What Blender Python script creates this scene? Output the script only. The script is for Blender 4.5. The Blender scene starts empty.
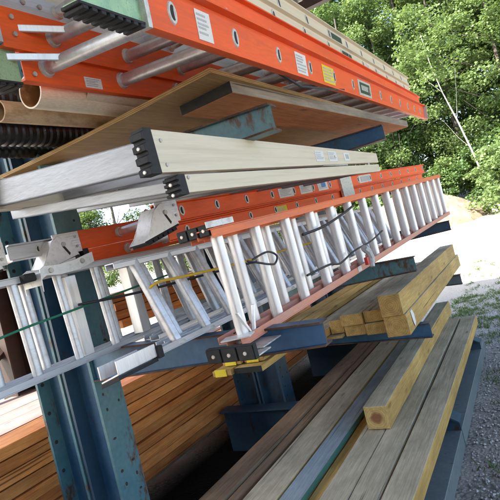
import bpy, bmesh, math, random
from mathutils import Vector, Matrix
random.seed(7)
R = math.radians
sc = bpy.context.scene
C = sc.collection

# ------------------------------------------------------------------ camera, sky, sun, exposure
yaw, roll = math.atan(0.56), math.atan(0.25)
fw = Vector((-math.sin(yaw), math.cos(yaw), 0)); rt = Vector((math.cos(yaw), math.sin(yaw), 0)); up = Vector((0, 0, 1))
cx = rt * math.cos(roll) - up * math.sin(roll); cy = rt * math.sin(roll) + up * math.cos(roll)
cam = bpy.data.cameras.new('camera'); cam.sensor_width = 36; cam.lens = 36; cam.clip_start = 0.05; cam.clip_end = 1500
co = bpy.data.objects.new('camera', cam); C.objects.link(co); sc.camera = co
co.matrix_world = Matrix(((cx.x, cy.x, -fw.x, 0), (cx.y, cy.y, -fw.y, 0), (cx.z, cy.z, -fw.z, 1.65), (0, 0, 0, 1)))

SUN_EL = 46.0
SUN_DIR = Vector((-0.55, -0.83, 0)).normalized()          # horizontal direction towards the sun
sdir = Vector((SUN_DIR.x * math.cos(R(SUN_EL)), SUN_DIR.y * math.cos(R(SUN_EL)), math.sin(R(SUN_EL))))
W = bpy.data.worlds.new('World'); sc.world = W; W.use_nodes = True
wn = W.node_tree; bg = wn.nodes['Background']
sky = wn.nodes.new('ShaderNodeTexSky'); sky.sky_type = 'NISHITA'; sky.sun_disc = False
sky.sun_elevation = R(SUN_EL); sky.sun_rotation = math.atan2(SUN_DIR.x, SUN_DIR.y)
sky.air_density = 1.0; sky.dust_density = 2.5; sky.ozone_density = 1.0
wn.links.new(sky.outputs[0], bg.inputs[0]); bg.inputs[1].default_value = 0.15
sl = bpy.data.lights.new('sun', 'SUN'); sl.energy = 4.6; sl.angle = R(0.5); sl.color = (1, 0.95, 0.86)
so = bpy.data.objects.new('sun', sl); C.objects.link(so)
so.rotation_euler = sdir.to_track_quat('Z', 'Y').to_euler(); so.location = sdir * 50
sc.view_settings.view_transform = 'Standard'; sc.view_settings.look = 'None'
sc.view_settings.exposure = 2.3; sc.view_settings.gamma = 1.0
try: sc.view_settings.use_curve_mapping = False
except Exception: pass
sc.render.engine = 'CYCLES'
sc.cycles.max_bounces = 8; sc.cycles.diffuse_bounces = 5; sc.cycles.glossy_bounces = 4

# ------------------------------------------------------------------ materials
def nodes(name):
    m = bpy.data.materials.new(name); m.use_nodes = True
    return m, m.node_tree.nodes, m.node_tree.links, m.node_tree.nodes['Principled BSDF']
def lin(c):
    if isinstance(c, str):
        v = [int(c[i:i + 2], 16) / 255 for i in (0, 2, 4)]
        return tuple(x / 12.92 if x <= .04045 else ((x + .055) / 1.055) ** 2.4 for x in v) + (1,)
    return tuple(c) + (1,) if len(c) == 3 else tuple(c)
def N(ns, t, **kw):
    n = ns.new(t)
    for k, v in kw.items():
        if k in n.inputs.keys() if hasattr(n.inputs, 'keys') else False: n.inputs[k].default_value = v
        else: setattr(n, k, v)
    return n
def noise(ns, ls, coord, scale=(1, 1, 1), s=5, det=5, rough=.55, dist=0):
    mp = ns.new('ShaderNodeMapping'); mp.inputs['Scale'].default_value = scale; ls.new(coord, mp.inputs[0])
    n = ns.new('ShaderNodeTexNoise'); n.inputs['Scale'].default_value = s; n.inputs['Detail'].default_value = det
    n.inputs['Roughness'].default_value = rough; n.inputs['Distortion'].default_value = dist
    ls.new(mp.outputs[0], n.inputs['Vector']); return n.outputs[0]
def ramp(ns, ls, f, a, b, ca, cb):
    r = ns.new('ShaderNodeValToRGB'); e = r.color_ramp.elements
    e[0].position = a; e[1].position = b; e[0].color = lin(ca); e[1].color = lin(cb); ls.new(f, r.inputs[0]); return r.outputs[0]
def mix(ns, ls, f, a, b, mode='MIX'):
    m = ns.new('ShaderNodeMix'); m.data_type = 'RGBA'; m.blend_type = mode
    if isinstance(f, (int, float)): m.inputs[0].default_value = f
    else: ls.new(f, m.inputs[0])
    for i, x in ((6, a), (7, b)):
        if isinstance(x, tuple): m.inputs[i].default_value = x
        else: ls.new(x, m.inputs[i])
    return m.outputs[2]
def coordrand(ns, ls):
    tc = ns.new('ShaderNodeTexCoord'); oi = ns.new('ShaderNodeObjectInfo')
    vm = ns.new('ShaderNodeVectorMath'); vm.operation = 'MULTIPLY_ADD'
    ls.new(oi.outputs['Random'], vm.inputs[0]); vm.inputs[1].default_value = (37, 53, 41); ls.new(tc.outputs['Object'], vm.inputs[2])
    return vm.outputs[0], oi.outputs['Random'], tc.outputs['Object']
def bump(ns, ls, h, p, st=.3, d=.01):
    b = ns.new('ShaderNodeBump'); b.inputs['Strength'].default_value = st; b.inputs['Distance'].default_value = d
    ls.new(h, b.inputs['Height']); ls.new(b.outputs[0], p.inputs['Normal'])

def painted(name, base, dirt, rough=.45, metal=0, streak=(1, 1, 1), amt=(.45, .75), bs=.08, vary=.12, s=6, spec=.5):
    m, ns, ls, p = nodes(name); c, rnd, oc = coordrand(ns, ls)
    n1 = noise(ns, ls, c, streak, s, 6, .6)
    n2 = noise(ns, ls, c, tuple(x * 3 for x in streak), s * 3, 4, .6)
    col = mix(ns, ls, ramp(ns, ls, n1, amt[0], amt[1], (0, 0, 0), (1, 1, 1)), lin(base), lin(dirt))
    v = ramp(ns, ls, n2, .3, .7, (1 - vary,) * 3, (1 + vary,) * 3)
    col = mix(ns, ls, 1.0, col, v, 'MULTIPLY')
    ls.new(col, p.inputs['Base Color']); p.inputs['Metallic'].default_value = metal
    ls.new(ramp(ns, ls, n2, .3, .7, (rough - .1,) * 3, (rough + .12,) * 3), p.inputs['Roughness'])
    bump(ns, ls, n2, p, bs, .004); p.inputs['Specular IOR Level'].default_value = spec
    return m
def wood(name, c1, c2, c3, rough=.75, knot=True, ys=1.3, var=.25, crack=.8):
    """long grain along local Y"""
    m, ns, ls, p = nodes(name); c, rnd, oc = coordrand(ns, ls)
    g = noise(ns, ls, c, (14, ys * .5, 14), 3, 8, .65, .6)
    f = noise(ns, ls, c, (60, 2.2, 60), 3, 4, .6)
    b = noise(ns, ls, c, (2, .8, 2), 2.2, 4, .6)
    col = mix(ns, ls, ramp(ns, ls, g, .38, .66, (0, 0, 0), (1, 1, 1)), lin(c1), lin(c2))
    col = mix(ns, ls, ramp(ns, ls, b, .45, .75, (0, 0, 0), (.8, .8, .8)), col, lin(c3))
    col = mix(ns, ls, 1.0, col, ramp(ns, ls, f, .3, .7, (.78,) * 3, (1.15,) * 3), 'MULTIPLY')
    ck = noise(ns, ls, c, (26, .35, 26), 2.2, 3, .5)
    col = mix(ns, ls, ramp(ns, ls, ck, .655, .69, (0,) * 3, (crack,) * 3), col, tuple(x * .22 for x in lin(c2)[:3]) + (1,))
    stn = noise(ns, ls, c, (1.2, .6, 1.2), 3.0, 6, .7)
    col = mix(ns, ls, 1.0, col, ramp(ns, ls, stn, .36, .62, (.72,) * 3, (1.08,) * 3), 'MULTIPLY')
    if knot:
        mp = ns.new('ShaderNodeMapping'); mp.inputs['Scale'].default_value = (9, 2.6, 9); ls.new(c, mp.inputs[0])
        vo = ns.new('ShaderNodeTexVoronoi'); vo.inputs['Scale'].default_value = 1.0; ls.new(mp.outputs[0], vo.inputs['Vector'])
        k = ramp(ns, ls, vo.outputs['Distance'], .05, .16, (.75, .75, .75), (0, 0, 0))
        col = mix(ns, ls, k, col, tuple(x * .35 for x in lin(c2)[:3]) + (1,))
    ma = ns.new('ShaderNodeMath'); ma.operation = 'MULTIPLY_ADD'; ls.new(rnd, ma.inputs[0]); ma.inputs[1].default_value = var; ma.inputs[2].default_value = 1 - var / 2
    cc = ns.new('ShaderNodeCombineColor'); [ls.new(ma.outputs[0], cc.inputs[i]) for i in range(3)]
    col = mix(ns, ls, 1.0, col, cc.outputs[0], 'MULTIPLY')
    ls.new(col, p.inputs['Base Color']); p.inputs['Roughness'].default_value = rough; p.inputs['Specular IOR Level'].default_value = .3
    ad = ns.new('ShaderNodeMath'); ad.operation = 'ADD'; ls.new(g, ad.inputs[0]); ls.new(f, ad.inputs[1])
    bump(ns, ls, ad.outputs[0], p, .45, .004)
    return m
def endgrain(name, c1, c2, heart=None):
    m, ns, ls, p = nodes(name); c, rnd, oc = coordrand(ns, ls)
    mp = ns.new('ShaderNodeMapping'); mp.inputs['Scale'].default_value = (1, 0, 1); ls.new(oc, mp.inputs[0])
    w = ns.new('ShaderNodeTexWave'); w.wave_type = 'RINGS'; w.rings_direction = 'Y'; w.inputs['Scale'].default_value = 24
    w.inputs['Distortion'].default_value = 2.0; w.inputs['Detail'].default_value = 3; ls.new(mp.outputs[0], w.inputs['Vector'])
    n = noise(ns, ls, c, (1, 1, 1), 30, 5, .6)
    col = mix(ns, ls, ramp(ns, ls, w.outputs['Fac'], .2, .9, (.0,) * 3, (.7,) * 3), lin(c1), lin(c2))
    col = mix(ns, ls, 1.0, col, ramp(ns, ls, n, .3, .7, (.7,) * 3, (1.2,) * 3), 'MULTIPLY')
    if heart:
        ln = ns.new('ShaderNodeVectorMath'); ln.operation = 'LENGTH'; ls.new(mp.outputs[0], ln.inputs[0])
        nn = ns.new('ShaderNodeMath'); nn.operation = 'MULTIPLY_ADD'; ls.new(n, nn.inputs[0]); nn.inputs[1].default_value = .02; ls.new(ln.outputs['Value'], nn.inputs[2])
        col = mix(ns, ls, ramp(ns, ls, nn.outputs[0], .035, .052, (.85,) * 3, (0,) * 3), col, lin(heart))
    ls.new(col, p.inputs['Base Color']); p.inputs['Roughness'].default_value = .85
    bump(ns, ls, n, p, .3, .003); return m
def steel_paint(name, base, faded, rust, ra=(.58, .66), rough=.5):
    m, ns, ls, p = nodes(name); c, rnd, oc = coordrand(ns, ls)
    n1 = noise(ns, ls, c, (1, 1, 1), 2.2, 5, .6); n2 = noise(ns, ls, c, (1, 1, .45), 9, 8, .7); n3 = noise(ns, ls, c, (1, 1, 1), 38, 4, .6)
    col = mix(ns, ls, ramp(ns, ls, n1, .4, .66, (0,) * 3, (1,) * 3), lin(base), lin(faded))
    col = mix(ns, ls, 1.0, col, ramp(ns, ls, n3, .3, .7, (.85,) * 3, (1.12,) * 3), 'MULTIPLY')
    rm = ramp(ns, ls, n2, ra[0], ra[1], (0,) * 3, (1,) * 3)
    rc = mix(ns, ls, n3, lin(rust), lin((.03, .012, .006)))
    ls.new(mix(ns, ls, rm, col, rc), p.inputs['Base Color'])
    p.inputs['Roughness'].default_value = rough; bump(ns, ls, n3, p, .15, .003); return m

M = {}
M['orange'] = painted('orange_fibreglass', (.84, .105, .008), (.58, .085, .014), .5, 0, (3, .25, 3), (.5, .8), .06)
M['orange_pale'] = painted('faded_orange_fibreglass', (.78, .17, .05), (.60, .14, .06), .5, 0, (3, .25, 3), (.45, .75), .06)
M['orange_dusty'] = painted('dusty_orange_fibreglass', (.60, .24, .15), (.50, .26, .20), .6, 0, (3, .5, 3), (.4, .7), .06)
M['cream'] = painted('cream_fibreglass', (.69, .60, .445), (.57, .485, .35), .5, 0, (8, .2, 8), (.45, .75), .06, .06)
M['alu'] = painted('aluminium', (.62, .63, .65), (.44, .44, .44), .42, .6, (6, .3, 6), (.45, .8), .05, .1)
M['alu_step'] = painted('mill_aluminium_step', (.33, .34, .355), (.25, .25, .26), .45, .35, (.4, 8, 8), (.45, .8), .05, .08)
M['alu_white'] = painted('bright_aluminium_rung', (.80, .79, .78), (.60, .58, .56), .42, .55, (6, 6, .6), (.48, .8), .05, .08)
M['alu_dull'] = painted('dull_cast_aluminium', (.62, .61, .59), (.40, .39, .37), .5, .4, (4, 4, 4), (.45, .7), .15, .15)
M['alu_foot'] = painted('pressed_aluminium_foot', (.78, .77, .75), (.60, .59, .57), .4, .35, (8, 8, 8), (.5, .75), .1)
M['zinc'] = painted('green_zinc_plate', (.36, .50, .27), (.22, .36, .22), .35, .5, (3, 3, 3), (.45, .7), .05)
M['rubber'] = painted('black_rubber', (.014, .014, .015), (.03, .029, .028), .7, 0, (4, 4, 4), (.5, .8), .2)
M['dark_hole'] = painted('dark_hole', (.025, .022, .02), (.05, .04, .03), .8)
M['hole_rim'] = painted('rung_end_plate', (.62, .60, .55), (.42, .40, .36), .45, .35, (9, 9, 9))
M['rivet'] = painted('rivet_steel', (.55, .52, .48), (.3, .25, .2), .45, .6)
M['paper'] = painted('white_sticker', (.74, .73, .68), (.6, .58, .52), .6, 0, (30, 90, 30), (.5, .62), .0)
M['paper_print'] = painted('sticker_print', (.40, .40, .39), (.5, .49, .46), .6)
M['yellow'] = painted('yellow_sticker', (.75, .58, .02), (.62, .48, .03), .6, 0, (20, 60, 20))
M['green_label'] = painted('dark_green_label', (.02, .05, .03), (.03, .06, .04), .4)
M['blue_label'] = painted('blue_label', (.05, .2, .5), (.08, .25, .5), .5)
M['blue'] = steel_paint('blue_rack_paint', (.02, .08, .17), (.05, .13, .20), (.12, .05, .02), (.60, .68))
M['teal'] = steel_paint('faded_teal_paint', (.05, .14, .175), (.10, .185, .185), (.12, .055, .025), (.54, .62))
M['dark_blue'] = steel_paint('dark_blue_paint', (.018, .05, .09), (.035, .075, .11), (.06, .03, .015))
M['grey_blue'] = steel_paint('grey_blue_paint', (.11, .14, .15), (.16, .18, .18), (.10, .06, .035), (.62, .7))
M['rust'] = steel_paint('rusty_edge', (.10, .05, .025), (.17, .075, .03), (.05, .02, .01), (.4, .6), .8)
M['brown_post'] = steel_paint('brown_post_paint', (.022, .010, .007), (.03, .014, .010), (.05, .02, .012))
M['ply'] = wood('plywood_face', (.42, .25, .095), (.32, .175, .06), (.48, .31, .14), .7, False, .7, .1, 0)
M['ply_edge'] = None
M['fir'] = wood('yellow_timber_side', (.52, .34, .105), (.42, .25, .07), (.58, .40, .14), .7, True, 1.3, .14)
M['grey_top'] = wood('weathered_timber_top', (.45, .40, .285), (.34, .30, .21), (.50, .44, .31), .85, True, 1.0, .2)
M['fir_end'] = endgrain('timber_end', (.44, .28, .09), (.34, .20, .06), None)
M['heart_end'] = endgrain('timber_end_dark_heart', (.48, .34, .13), (.38, .26, .09), (.17, .05, .02))
M['cedar'] = wood('orange_cedar_board', (.62, .235, .06), (.44, .13, .032), (.70, .34, .11), .6, True, 1.0, .6)
M['pale_board'] = wood('pale_pinkish_board', (.24, .185, .17), (.19, .12, .11), (.27, .22, .205), .7, True, 1.0, .2)  # greyer, pinker tone than the cedar courses below
M['cedar_end'] = endgrain('cedar_end', (.42, .2, .08), (.3, .13, .05))
M['brown'] = wood('dark_brown_plank', (.24, .165, .10), (.15, .095, .055), (.30, .21, .13), .8, True, 1.0, .25)
M['red_plank'] = wood('red_brown_plank_underside', (.62, .25, .09), (.46, .16, .055), (.66, .32, .13), .7, True, 1.0, .1, 0)
M['grey_edge'] = wood('grey_plank_edge', (.30, .25, .19), (.22, .18, .13), (.34, .28, .22), .8, False, 1.0, .1)
M['black_end'] = painted('black_sealed_end', (.012, .012, .012), (.025, .022, .02), .7)
M['slate'] = wood('blue_grey_board', (.25, .31, .345), (.20, .255, .29), (.30, .35, .375), .6, False, 1.0, .1)
M['green_edge'] = painted('green_edge', (.03, .12, .09), (.05, .15, .11), .5)
M['pvc'] = painted('cream_plastic_pipe', (.82, .73, .56), (.55, .42, .26), .45, 0, (4, 1, 4), (.6, .85), .05)
M['pvc_in'] = painted('stained_pipe_inside', (.34, .2, .09), (.5, .36, .2), .6, 0, (4, 4, 4), (.45, .6))
M['tube'] = painted('dirty_tan_tube', (.62, .47, .31), (.36, .24, .13), .75, 0, (5, 2, 5), (.45, .7), .3)
M['black_pipe'] = painted('black_corrugated_plastic', (.012, .012, .013), (.022, .022, .024), .35)
M['cord_green'] = painted('green_cord', (.01, .16, .09), (.02, .2, .12), .6)
M['cord_yellow'] = painted('yellow_cord', (.62, .40, .03), (.5, .3, .03), .7)
M['strap'] = painted('black_strap', (.015, .015, .017), (.03, .03, .033), .55)
M['red'] = painted('red_plastic', (.5, .03, .02), (.4, .03, .02), .4)
M['grey_plastic'] = painted('grey_plastic', (.5, .5, .5), (.38, .38, .38), .45)
M['galv'] = painted('galvanised_roofing', (.45, .46, .47), (.36, .36, .36), .4, .6)
M['tarp'] = painted('dark_wrap', (.03, .03, .032), (.05, .05, .05), .6)

def plyedge():
    m, ns, ls, p = nodes('plywood_edge'); tc = ns.new('ShaderNodeTexCoord')
    mp = ns.new('ShaderNodeMapping'); mp.inputs['Scale'].default_value = (0, 0, 1); ls.new(tc.outputs['Object'], mp.inputs[0])
    w = ns.new('ShaderNodeTexWave'); w.bands_direction = 'Z'; w.inputs['Scale'].default_value = 42; w.inputs['Distortion'].default_value = 0; ls.new(mp.outputs[0], w.inputs[0])
    n = noise(ns, ls, tc.outputs['Object'], (3, 3, 30), 6)
    col = mix(ns, ls, ramp(ns, ls, w.outputs['Fac'], .3, .7, (0,) * 3, (1,) * 3), lin((.46, .31, .12)), lin((.25, .15, .06)))
    col = mix(ns, ls, 1.0, col, ramp(ns, ls, n, .3, .7, (.7,) * 3, (1.1,) * 3), 'MULTIPLY')
    ls.new(col, p.inputs['Base Color']); p.inputs['Roughness'].default_value = .8; return m
M['ply_edge'] = plyedge()

# ------------------------------------------------------------------ mesh helpers
class MB:
    def __init__(s): s.v = []; s.f = []; s.m = []
    def add(s, vs, fs, mi=0):
        o = len(s.v); s.v += [tuple(v) for v in vs]
        for i, f in enumerate(fs):
            s.f.append([o + k for k in f]); s.m.append(mi[i] if isinstance(mi, list) else mi)
        return s
    def box(s, x0, x1, y0, y1, z0, z1, mi=0, end=None, top=None, bottom=None):
        vs = [(x, y, z) for x in (x0, x1) for y in (y0, y1) for z in (z0, z1)]
        fs = [(0, 1, 3, 2), (4, 6, 7, 5), (0, 4, 5, 1), (2, 3, 7, 6), (0, 2, 6, 4), (1, 5, 7, 3)]
        e = mi if end is None else end
        return s.add(vs, fs, [mi, mi, e, e, mi if bottom is None else bottom, mi if top is None else top])
    def obox(s, c, ax, ay, az, mi=0):
        """box from centre and three half-axis vectors"""
        c, ax, ay, az = map(Vector, (c, ax, ay, az))
        vs = [c + ax * i + ay * j + az * k for i in (-1, 1) for j in (-1, 1) for k in (-1, 1)]
        return s.add(vs, [(0, 1, 3, 2), (4, 6, 7, 5), (0, 4, 5, 1), (2, 3, 7, 6), (0, 2, 6, 4), (1, 5, 7, 3)], mi)
    def prism(s, prof, y0, y1, mi=0, end=None, prof2=None):
        """closed XZ profile swept along Y"""
        n = len(prof); p2 = prof2 or prof
        vs = [(x, y0, z) for x, z in prof] + [(x, y1, z) for x, z in p2]
        fs = [(i, (i + 1) % n, n + (i + 1) % n, n + i) for i in range(n)] + [tuple(range(n))[::-1], tuple(range(n, 2 * n))]
        e = mi if end is None else end
        return s.add(vs, fs, [mi] * n + [e, e])
    def sweep(s, pts, rad, n=10, mi=0, cap=True, prof=None, ref=None):
        pts = [Vector(p) for p in pts]; rings = []; k = len(pts)
        rad = rad if isinstance(rad, (list, tuple)) else [rad] * k
        t0 = (pts[1] - pts[0]).normalized(); a = Vector(ref) if ref else (Vector((0, 0, 1)) if abs(t0.z) < .9 else Vector((0, 1, 0)))
        a = (a - t0 * a.dot(t0)).normalized(); vs = []
        for i, p in enumerate(pts):
            t = (pts[min(i + 1, k - 1)] - pts[max(i - 1, 0)]).normalized()
            a = (a - t * a.dot(t)).normalized(); b = t.cross(a)
            if prof: vs += [p + (a * q[0] + b * q[1]) * rad[i] for q in prof]; n = len(prof)
            else: vs += [p + (a * math.cos(2 * math.pi * j / n) + b * math.sin(2 * math.pi * j / n)) * rad[i] for j in range(n)]
        fs = [(i * n + j, i * n + (j + 1) % n, (i + 1) * n + (j + 1) % n, (i + 1) * n + j) for i in range(k - 1) for j in range(n)]
        if cap: fs += [tuple(range(n))[::-1], tuple(range((k - 1) * n, k * n))]
        return s.add(vs, fs, mi)
    def disc(s, c, nrm, ref, ra, rb, d, n=14, mi=0):
        """low elliptical plug standing d proud"""
        c, nrm, ref = Vector(c), Vector(nrm).normalized(), Vector(ref).normalized(); b = nrm.cross(ref)
        ring = [ref * math.cos(2 * math.pi * j / n) * ra + b * math.sin(2 * math.pi * j / n) * rb for j in range(n)]
        vs = [c + q for q in ring] + [c + nrm * d + q * .9 for q in ring]
        return s.add(vs, [(i, (i + 1) % n, n + (i + 1) % n, n + i) for i in range(n)] + [tuple(range(n, 2 * n))], mi)
    def build(s, name, mats, parent=None, bevel=0, smooth=True, seg=2):
        me = bpy.data.meshes.new(name); me.from_pydata(s.v, [], s.f)
        for m in (mats if isinstance(mats, (list, tuple)) else [mats]): me.materials.append(M[m] if isinstance(m, str) else m)
        me.polygons.foreach_set('material_index', s.m)
        bm = bmesh.new(); bm.from_mesh(me); bmesh.ops.recalc_face_normals(bm, faces=bm.faces); bm.to_mesh(me); bm.free()
        if smooth:
            me.shade_smooth(); me.set_sharp_from_angle(angle=R(35))
        o = bpy.data.objects.new(name, me); C.objects.link(o)
        if parent: o.parent = parent
        if bevel:
            b = o.modifiers.new('edge', 'BEVEL'); b.width = bevel; b.segments = seg; b.limit_method = 'ANGLE'; b.angle_limit = R(40)
        return o
def tag(o, label, cat, group=None, kind=None):
    o['label'] = label; o['category'] = cat
    if group: o['group'] = group
    if kind: o['kind'] = kind
    return o
def thing(name, label, cat, mat=None, group=None):
    o = bpy.data.objects.new(name, None); C.objects.link(o); o.empty_display_size = .1
    if mat is not None: o.matrix_world = mat
    return tag(o, label, cat, group)
def frame(A, B, roll=0):
    A, B = Vector(A), Vector(B); y = (B - A).normalized(); x = y.cross(Vector((0, 0, 1))).normalized(); z = x.cross(y)
    m = Matrix(((x.x, y.x, z.x, A.x), (x.y, y.y, z.y, A.y), (x.z, y.z, z.z, A.z), (0, 0, 0, 1)))
    return m @ Matrix.Rotation(R(roll), 4, 'Y')
def struct(o): o['kind'] = 'structure'; return o

# ------------------------------------------------------------------ ground
def gz(x, y):
    r = max(0, y - 9.5, (-x - 6) * .5)
    return min(r * .078, 4.0)
def ground():
    xs = [-400, -150, -80, -50, -36] + [-28 + i * 1.0 for i in range(23)] + [-5 + i * .25 for i in range(37)] + [4.5 + i * 1.0 for i in range(16)] + [25, 36, 50, 80, 150, 400]
    ys = [-400, -150, -60, -30, -15, -8, -4, -2] + [-1 + i * .25 for i in range(57)] + [13.5 + i * 1 for i in range(30)] + [50, 70, 110, 200, 500]
    mb = MB(); vs = []; rnd = random.Random(3)
    for y in ys:
        for x in xs:
            j = .012 if abs(x) < 8 and y < 14 else .06
            vs.append((x, y, gz(x, y) + rnd.uniform(-j, j * .4) - .012))
    n = len(xs)
    mb.add(vs, [(j * n + i, j * n + i + 1, (j + 1) * n + i + 1, (j + 1) * n + i) for j in range(len(ys) - 1) for i in range(n - 1)])
    m, ns, ls, p = nodes('yard_ground'); tc = ns.new('ShaderNodeTexCoord'); c = tc.outputs['Object']
    big = noise(ns, ls, c, (1, 1, 1), .55, 5, .6); mid = noise(ns, ls, c, (1, 1, 1), 3.5, 6, .65); fine = noise(ns, ls, c, (1, 1, 1), 60, 5, .7)
    vo = ns.new('ShaderNodeTexVoronoi'); vo.inputs['Scale'].default_value = 42; ls.new(c, vo.inputs['Vector'])
    grav = mix(ns, ls, vo.outputs['Color'], lin((.28, .265, .235)), lin((.56, .535, .48)))
    grav = mix(ns, ls, 1.0, grav, ramp(ns, ls, vo.outputs['Distance'], .1, .75, (1.1,) * 3, (.45,) * 3), 'MULTIPLY')
    dirt = mix(ns, ls, fine, lin((.29, .265, .235)), lin((.48, .445, .395)))
    col = mix(ns, ls, ramp(ns, ls, mid, .42, .58, (0,) * 3, (1,) * 3), grav, dirt)
    # pale trodden sandy yard farther off
    sx = ns.new('ShaderNodeSeparateXYZ'); ls.new(c, sx.inputs[0])
    mr = ns.new('ShaderNodeMapRange'); mr.inputs[1].default_value = 6; mr.inputs[2].default_value = 11; ls.new(sx.outputs[1], mr.inputs[0])
    sand = mix(ns, ls, mid, lin((.52, .48, .41)), lin((.40, .36, .30)))
    col = mix(ns, ls, mr.outputs[0], col, sand)
    mr2 = ns.new('ShaderNodeMapRange'); mr2.inputs[1].default_value = -2.8; mr2.inputs[2].default_value = -4.2; ls.new(sx.outputs[0], mr2.inputs[0])
    col = mix(ns, ls, mr2.outputs[0], col, sand)
    # shade under the rack, painted near-black into the ground colour
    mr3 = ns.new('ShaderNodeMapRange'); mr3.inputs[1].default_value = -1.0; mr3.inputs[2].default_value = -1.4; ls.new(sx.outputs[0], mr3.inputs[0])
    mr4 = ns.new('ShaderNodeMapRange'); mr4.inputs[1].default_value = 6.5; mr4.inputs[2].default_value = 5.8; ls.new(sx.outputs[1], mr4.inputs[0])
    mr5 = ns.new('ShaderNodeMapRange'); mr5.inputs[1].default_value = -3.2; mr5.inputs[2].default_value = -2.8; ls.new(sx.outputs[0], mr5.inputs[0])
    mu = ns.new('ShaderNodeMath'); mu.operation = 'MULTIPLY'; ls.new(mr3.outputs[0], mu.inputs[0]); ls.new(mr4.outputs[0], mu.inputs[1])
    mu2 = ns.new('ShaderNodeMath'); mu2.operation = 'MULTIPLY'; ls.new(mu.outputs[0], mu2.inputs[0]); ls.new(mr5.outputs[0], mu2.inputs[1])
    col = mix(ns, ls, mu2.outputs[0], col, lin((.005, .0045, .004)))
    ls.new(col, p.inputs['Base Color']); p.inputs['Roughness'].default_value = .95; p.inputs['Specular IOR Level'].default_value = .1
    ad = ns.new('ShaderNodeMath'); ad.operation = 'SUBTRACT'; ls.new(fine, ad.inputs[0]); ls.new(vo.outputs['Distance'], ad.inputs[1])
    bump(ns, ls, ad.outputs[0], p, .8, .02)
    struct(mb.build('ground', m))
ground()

# scattered gravel stones and grass beside the rack
def leafmat(name, a, b, trans=.3, rough=.55):
    m, ns, ls, p = nodes(name); g = ns.new('ShaderNodeNewGeometry')
    col = mix(ns, ls, g.outputs['Random Per Island'], lin(a), lin(b))
    ls.new(col, p.inputs['Base Color']); p.inputs['Roughness'].default_value = rough; p.inputs['Specular IOR Level'].default_value = .35
    tr = ns.new('ShaderNodeBsdfTranslucent'); ls.new(mix(ns, ls, .5, col, lin((.16, .22, .03))), tr.inputs[0])
    mx = ns.new('ShaderNodeMixShader'); mx.inputs[0].default_value = trans
    ls.new(p.outputs[0], mx.inputs[1]); ls.new(tr.outputs[0], mx.inputs[2]); ls.new(mx.outputs[0], ns['Material Output'].inputs[0]); return m
M['grass'] = leafmat('grass_blades', (.07, .13, .03), (.13, .19, .06), .25)
def grass():
    mb = MB(); rnd = random.Random(11)
    clumps = []
    for _ in range(2600):
        y = rnd.uniform(2.6, 12); x = rnd.uniform(-1.4, 1.6)
        edge = -.57 + .05 * math.sin(y * 2.3)
        if y < 5.8 and x < edge: continue
        d = x - edge
        if y < 6 and rnd.random() > min(1, .25 + d * 4): continue
        if y > 9 and rnd.random() < .7: continue
        clumps.append((x, y))
    for x, y in clumps:
        s = rnd.uniform(.6, 1.3)
        for _ in range(26):
            a = rnd.uniform(0, 6.28); r = rnd.gauss(0, .055) * s; px, py = x + r * math.cos(a), y + r * math.sin(a)
            h = rnd.uniform(.015, .05) * s; b = rnd.uniform(0, 6.28); w = rnd.uniform(.002, .0045)
            lx, ly = rnd.gauss(0, .6) * h, rnd.gauss(0, .6) * h; z = gz(px, py) - .012
            dx, dy = w * math.cos(b), w * math.sin(b)
            mb.add([(px - dx, py - dy, z), (px + dx, py + dy, z), (px + lx * .5 + dx * .7, py + ly * .5 + dy * .7, z + h * .6), (px + lx * .5 - dx * .7, py + ly * .5 - dy * .7, z + h * .6), (px + lx, py + ly, z + h)], [(0, 1, 2, 3), (3, 2, 4)])
    o = mb.build('grass', 'grass', smooth=False); tag(o, 'thin short grass growing through the shaded gravel beside the rack', 'grass', kind='stuff')
grass()
def stones():
    m, ns, ls, p = nodes('gravel_stone'); g = ns.new('ShaderNodeNewGeometry')
    ls.new(mix(ns, ls, g.outputs['Random Per Island'], lin((.17, .165, .155)), lin((.55, .53, .50))), p.inputs['Base Color']); p.inputs['Roughness'].default_value = .9
    mb = MB(); rnd = random.Random(5)
    for _ in range(5200):
        y = 1.6 + 6.5 * rnd.random() ** 1.5; x = rnd.gauss(-.42, .28) if y < 6 else rnd.uniform(-1.6, .6)
        if x < -.66 and y < 5.7: continue
        r = rnd.uniform(.004, .013); z = gz(x, y) - .012 + r * .3
        vs = [(x + r * rnd.uniform(.7, 1.3), y, z), (x - r * rnd.uniform(.7, 1.3), y, z), (x, y + r * rnd.uniform(.7, 1.3), z), (x, y - r * rnd.uniform(.7, 1.3), z), (x, y, z + r * rnd.uniform(.5, .9)), (x, y, z - r)]
        mb.add(vs, [(0, 2, 4), (2, 1, 4), (1, 3, 4), (3, 0, 4), (2, 0, 5), (1, 2, 5), (3, 1, 5), (0, 3, 5)])
    o = mb.build('gravel', m, smooth=False); tag(o, 'loose grey gravel scattered along the foot of the rack', 'gravel', kind='stuff')
stones()

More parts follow.
